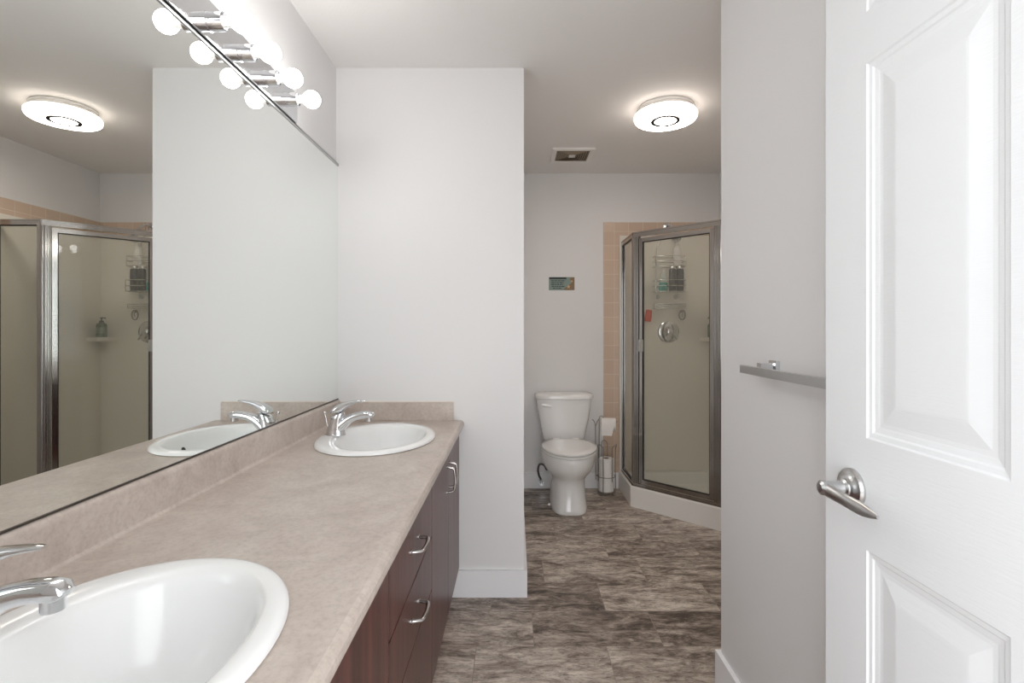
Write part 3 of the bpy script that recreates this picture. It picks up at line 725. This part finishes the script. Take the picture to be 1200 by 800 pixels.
def shower_enclosure():
    root = thing('shower_enclosure', 'chrome-framed glass shower enclosure with an angled door in the corner', 'shower enclosure', (f1[0], f1[1], ZB))
    M = shch_m
    D = Vector((f2[0]-f1[0], f2[1]-f1[1])); LD = D.length; D.normalize(); N = Vector((-D.y, D.x))*-1    # N points out to the room
    if N.y > 0: N = -N
    F1, F2 = Vector(f1), Vector(f2)
    wl = (f1[0], YB-.030); wr = (XS-.030, f2[1])
    b = B()
    for p, q in ((wl, f1), (f1, f2), (f2, wr)):
        bar(b, p, q, .028, ZT-.034, ZT, .008); bar(b, p, q, .034, ZT-.010, ZT-.003, .010)
    mesh('header_rail', b, M, root, world=True)
    b = B()
    for p, q in ((wl, f1), (f1, f2), (f2, wr)):
        bar(b, p, q, .028, ZB, ZB+.024, .006); bar(b, p, q, .038, ZB, ZB+.008, .010)
    mesh('bottom_track', b, M, root, world=True)
    for nm, p, s in (('corner_post', F1, 1), ('corner_post', F2, -1)):
        b = B()
        q = p+D*s*.040
        bar(b, p, q, .030, ZB+.024, ZT-.034)
        side = Vector((0, 1)) if s == 1 else Vector((1, 0)); q2 = p+side*.022
        bar(b, p, q2, .028, ZB+.024, ZT-.034)
        prism(b, [(p.x+.0165*cos(2*pi*k/14), p.y+.0165*sin(2*pi*k/14)) for k in range(14)], ZB+.024, ZT-.034)
        for t, r in ((.010, .0035), (.020, .003), (.029, .003), (.037, .0035)):
            cc = p+D*s*t+N*.015
            prism(b, [(cc.x+r*cos(2*pi*k/10), cc.y+r*sin(2*pi*k/10)) for k in range(10)], ZB+.024, ZT-.034)
        mesh(nm, b, M, root, world=True, smooth=40)
    jm = B(); bar(jm, (f1[0], YB-.0295), (f1[0], YB-.046), .026, ZB+.024, ZT-.034); mesh('wall_jamb', jm, M, root, world=True)
    jm = B(); bar(jm, (XS-.0295, f2[1]), (XS-.046, f2[1]), .026, ZB+.024, ZT-.034); mesh('wall_jamb', jm, M, root, world=True)
    # fixed side panes
    for p, q in (((f1[0], YB-.046), (f1[0], f1[1]+.022)), ((f2[0]+.022, f2[1]), (XS-.046, f2[1]))):
        P_, Q_ = Vector(p), Vector(q); dd = (Q_-P_).normalized()
        b = B(); bar(b, P_+dd*.001, Q_-dd*.001, .005, ZB+.024, ZT-.034); g = mesh('side_pane', b, glass_m, root, world=True)
        b = B(); z0, z1 = ZB+.0245, ZT-.0345
        bar(b, P_+dd*.001, P_+dd*.006, .012, z0, z1); bar(b, Q_-dd*.006, Q_-dd*.001, .012, z0, z1)
        bar(b, P_+dd*.006, Q_-dd*.006, .012, z0, z0+.005); bar(b, P_+dd*.006, Q_-dd*.006, .012, z1-.005, z1)
        mesh('gasket', b, dark_m, g, world=True)
    # hinged door in its own frame
    a, c = F1+D*.043, F2-D*.043; z0, z1 = ZB+.030, ZT-.046; w = .026
    b = B()
    bar(b, a, a+D*w, .022, z0, z1); bar(b, c-D*w, c, .022, z0, z1); bar(b, a+D*w, c-D*w, .022, z0, z0+w); bar(b, a+D*w, c-D*w, .022, z1-w, z1)
    for s0, s1 in ((a+D*.006, a+D*.010), (c-D*.010, c-D*.006), (a+D*.017, a+D*.020), (c-D*.020, c-D*.017)): bar(b, s0+N*.006, s1+N*.006, .015, z0, z1)
    door = mesh('door', b, M, root, world=True)
    b = B(); bar(b, a+D*(w+.0005), c-D*(w+.0005), .005, z0+w, z1-w); mesh('pane', b, glass_m, door, world=True)
    b = B(); g = .005
    bar(b, a+D*w, a+D*(w+g), .014, z0+w, z1-w); bar(b, c-D*(w+g), c-D*w, .014, z0+w, z1-w)
    bar(b, a+D*w, c-D*w, .014, z0+w, z0+w+g); bar(b, a+D*w, c-D*w, .014, z1-w-g, z1-w); mesh('gasket', b, dark_m, door, world=True)
    hh = a+D*.020+N*.020; b = B(); bar(b, hh-D*.013+N*.002, hh+D*.013+N*.002, .010, 1.075, 1.155); bar(b, hh+D*.010+N*.004, hh+D*.014+N*.004, .022, 1.075, 1.155)
    mesh('door_handle', b, mat('clear_grip', s2l(176, 176, 172), .25), door, world=True)
shower_enclosure()
# acrylic surround panels with a corner shelf
root = thing('shower_surround', 'cream acrylic wall panels lining the inside of the shower', 'shower wall panels', (XS-.02, YB-.02, .14))
b = B(); box(b, .806, XS-.010, YB-.024, YB-.0085, .1405, 1.945, .003); box(b, .806, .826, YB-.0275, YB-.024, .1405, 1.945, .001); mesh('back_panel', b, acry_m, root, world=True)
b = B(); box(b, XS-.024, XS-.0085, 3.10, YB-.0245, .1405, 1.945, .003); mesh('side_panel', b, acry_m, root, world=True)
b = B(); prism(b, [(XS-.0245, YB-.0245), (XS-.155, YB-.0245), (XS-.135, YB-.085), (XS-.085, YB-.135), (XS-.0245, YB-.155)], 1.135, 1.165); mesh('corner_shelf', b, acry_m, root, world=True)
YI = YB-.0245       # inner face of the back panel
# mixer valve
root = thing('shower_valve', 'round chrome shower mixer valve with a lever on the shower wall', 'shower valve', (1.180, YI, 1.205))
b = B(); lathe(b, [(.084, -.0003), (.084, -.005), (.078, -.010), (.060, -.013), (.040, -.014), (.034, -.02), (.030, -.034), (.028, -.040), (.01, -.042)], (0, 0, 0), 'y', 48); mesh('escutcheon', b, chrome_m, root, smooth=35)
b = B(); loft(b, [ring((.004+.010*k, -.048-.004*sin(k), .006-.013*k), (.005, 0, .004), (0, .010-.0006*k, 0), 16) for k in range(6)])
lathe(b, [(.022, -.038), (.022, -.052), (.016, -.056)], (0, 0, 0), 'y', 24); mesh('lever', b, chrome_m, root, smooth=50)
# shower head and arm
root = thing('showerhead', 'chrome shower head on a bent arm high in the shower', 'shower head', (1.175, YB-.0085, 2.015))
b = B(); lathe(b, [(.030, 0), (.030, -.004), (.018, -.010)], (0, 0, 0), 'y', 28); tube(b, [(0, -.004, 0), (0, -.05, .004), (.003, -.09, -.008), (.010, -.125, -.045), (.015, -.145, -.078)], .0095, 12); mesh('arm', b, chrome_m, root, smooth=50)
b = B(); ax = Vector((.06, -.45, -.85)).normalized(); u = ax.cross(Vector((1, 0, 0))).normalized(); v = ax.cross(u); o0 = Vector((.015, -.145, -.078))
loft(b, [ring(o0+ax*h, u*r, v*r, 28) for h, r in ((-.008, .012), (.012, .014), (.02, .018), (.045, .034), (.055, .037), (.060, .034))]); mesh('head', b, chrome_m, root, smooth=45)
# caddy
CX0, CX1, CY = 1.055, 1.285, YI-.006
root = thing('shower_caddy', 'hanging wire shower caddy with baskets inside the shower', 'shower caddy', ((CX0+CX1)/2, YI, 1.38))
w = .0026; b = B()
arch = [(CX0+.03, CY, 1.46), (CX0+.03, CY, 1.78), (CX0+.035, CY, 1.85), (CX0+.06, CY, 1.90), (CX0+.095, CY, 1.945), (CX0+.115, CY-.02, 1.990), (CX0+.125, CY-.045, 2.035), (CX0+.135, CY-.02, 1.990), (CX0+.155, CY, 1.945), (CX1-.045, CY, 1.88), (CX1-.03, CY, 1.80), (CX1-.03, CY, 1.46)]
tube(b, arch, w, 8); mesh('hanging_frame', b, cwire_m, root, world=True, smooth=60)
for z, hgt, dp in ((1.700, .075, .10), (1.510, .085, .11), (1.385, .03, .09)):
    b = B(); y0, y1 = CY-.002, CY-dp
    for zz in (z, z+hgt*.5, z+hgt): tube(b, [(CX0, y0, zz), (CX0, y1+.01, zz), (CX0+.01, y1, zz), (CX1-.01, y1, zz), (CX1, y1+.01, zz), (CX1, y0, zz)], w, 6, closed=True)
    for k in range(9): x = CX0+.01+(CX1-CX0-.02)*k/8; tube(b, [(x, y0, z), (x, y1, z)], w*.7, 6)
    for x in (CX0, CX1): tube(b, [(x, y1+.01, z), (x, y1+.01, z+hgt)], w, 6)
    mesh('basket', b, cwire_m, root, world=True, smooth=60)
for x in (CX0+.045, CX1-.045): 
    b = B(); lathe(b, [(.018, 0), (.014, -.005)], (x, YI, 1.475), 'y', 18); mesh('suction_cup', b, mat('cup', (.5, .5, .48), .3), root, world=True, smooth=50)
def bottle(name, label, x, y, z, prof, m, capm, capprof, group=None, flat=.6):
    root = thing(name, label, 'bottle', (x, y, z), group=group)
    b = B(); loft(b, [ring((0, 0, h), (r, 0, 0), (0, r*flat, 0), 28, 2.6) for r, h in prof]); mesh('bottle_body', b, m, root, smooth=50)
    b = B(); loft(b, [ring((0, 0, h), (r, 0, 0), (0, r*flat, 0), 24) for r, h in capprof]); mesh('cap', b, capm, root, smooth=50)
    return root
blk = mat('dark_bottle', s2l(38, 42, 52), .3); wht = mat('white_bottle', s2l(226, 224, 220), .35); teal = mat('teal_liquid', s2l(70, 170, 160), .25); cle = mat('clear_bottle', s2l(196, 206, 200), .2)
silv = mat('silver_cap', (.6, .6, .6), .3, 1)
BY = CY-.055
zb = 1.510+.003
bp = [(.024, 0), (.027, .004), (.027, .155), (.025, .165), (.018, .170)]; cp = [(.022, .1705), (.022, .196), (.018, .199)]
bottle('shampoo_bottle', 'tall dark shampoo bottle, left of the pair in the caddy', 1.195, BY, zb, bp, blk, silv, cp, 'dark bottles in the shower caddy', .75)
bottle('shampoo_bottle', 'tall dark shampoo bottle, right of the pair in the caddy', 1.253, BY, zb, bp, blk, silv, cp, 'dark bottles in the shower caddy', .75)
r = bottle('body_wash_bottle', 'pale bottle with teal liquid in the caddy beside the dark pair', 1.125, BY, zb, [(.030, .066), (.027, .095), (.018, .13), (.014, .145)], cle, wht, [(.010, .1455), (.010, .165), (.007, .168)], None, .6)
b = B(); loft(b, [ring((0, 0, h), (q, 0, 0), (0, q*.6, 0), 28, 2.6) for q, h in ((.026, 0), (.031, .004), (.033, .03), (.030, .0655))]); tag(mesh('liquid', b, teal, r, smooth=50), 'teal lower part')
bottle('conditioner_bottle', 'white bottle in the top basket of the caddy', 1.232, CY-.05, 1.703, [(.026, 0), (.029, .004), (.029, .13), (.02, .15)], wht, wht, [(.015, .1505), (.015, .175)], None, .65)
b = B(); loft(b, [ring((0, 0, z), (a, 0, 0), (0, .012+.2*a, 0), 24, 4) for a, z in ((.021, 0), (.024, .006), (.025, .04), (.022, .08), (.018, .090))])
bmesh.ops.rotate(b, verts=b.verts, cent=(0, 0, 0), matrix=Matrix.Rotation(.12, 3, 'Y')); bmesh.ops.translate(b, verts=b.verts, vec=(1.018, YI-.018, 1.285))
tag(mesh('scrub_sponge', b, bump(mat('red_sponge', s2l(206, 78, 58), .8), nscale=160, strength=.5), smooth=50), 'small red scrub sponge hung on the shower wall', 'sponge')
root = thing('suction_hook', 'grey oval ring hook stuck on the shower wall beside the caddy', 'hook', (1.285, YI, 1.335))
b = B(); tube(b, [(.024*cos(2*pi*k/32), -.010, .036*sin(2*pi*k/32)) for k in range(32)], .0048, 10, closed=True); mesh('ring', b, ring_m, root, smooth=60)
b = B(); lathe(b, [(.012, 0), (.010, -.006), (.005, -.012)], (0, 0, .030), 'y', 18); tube(b, [(0, -.01, .030), (0, -.016, 0), (0, -.010, -.012)], .003, 8); mesh('hook_mount', b, ring_m, root, smooth=60)
# pump bottle on the corner shelf
root = thing('soap_bottle', 'green pump soap bottle on the corner shelf in the shower', 'bottle', (1.492, 3.895, 1.1655))
grn = mat('green_glass', s2l(84, 104, 88), .15)
b = B(); lathe(b, [(.030, 0), (.034, .003), (.034, .088), (.030, .100), (.016, .108), (.013, .112)], (0, 0, 0), 'z', 32); mesh('bottle_body', b, grn, root, smooth=40)
b = B(); lathe(b, [(.015, .1125), (.015, .124), (.005, .126), (.005, .142), (.010, .143), (.010, .150)], (0, 0, 0), 'z', 20); tube(b, [(0, 0, .1465), (-.034, -.010, .146), (-.038, -.011, .140)], .0045, 8); mesh('pump', b, mat('pump_dark', (.03, .035, .03), .35), root, smooth=45)
b = B(); loft(b, [[Vector((.0345*cos(a), .0345*sin(a), z)) for a in [math.radians(200+i*10) for i in range(12)]]+[Vector((.0340*cos(a), .0340*sin(a), z)) for a in [math.radians(310-i*10) for i in range(12)]] for z in (.028, .075)])
tag(mesh('paper_label', b, mat('soap_label', s2l(120, 138, 120), .6), root), 'paler green label')
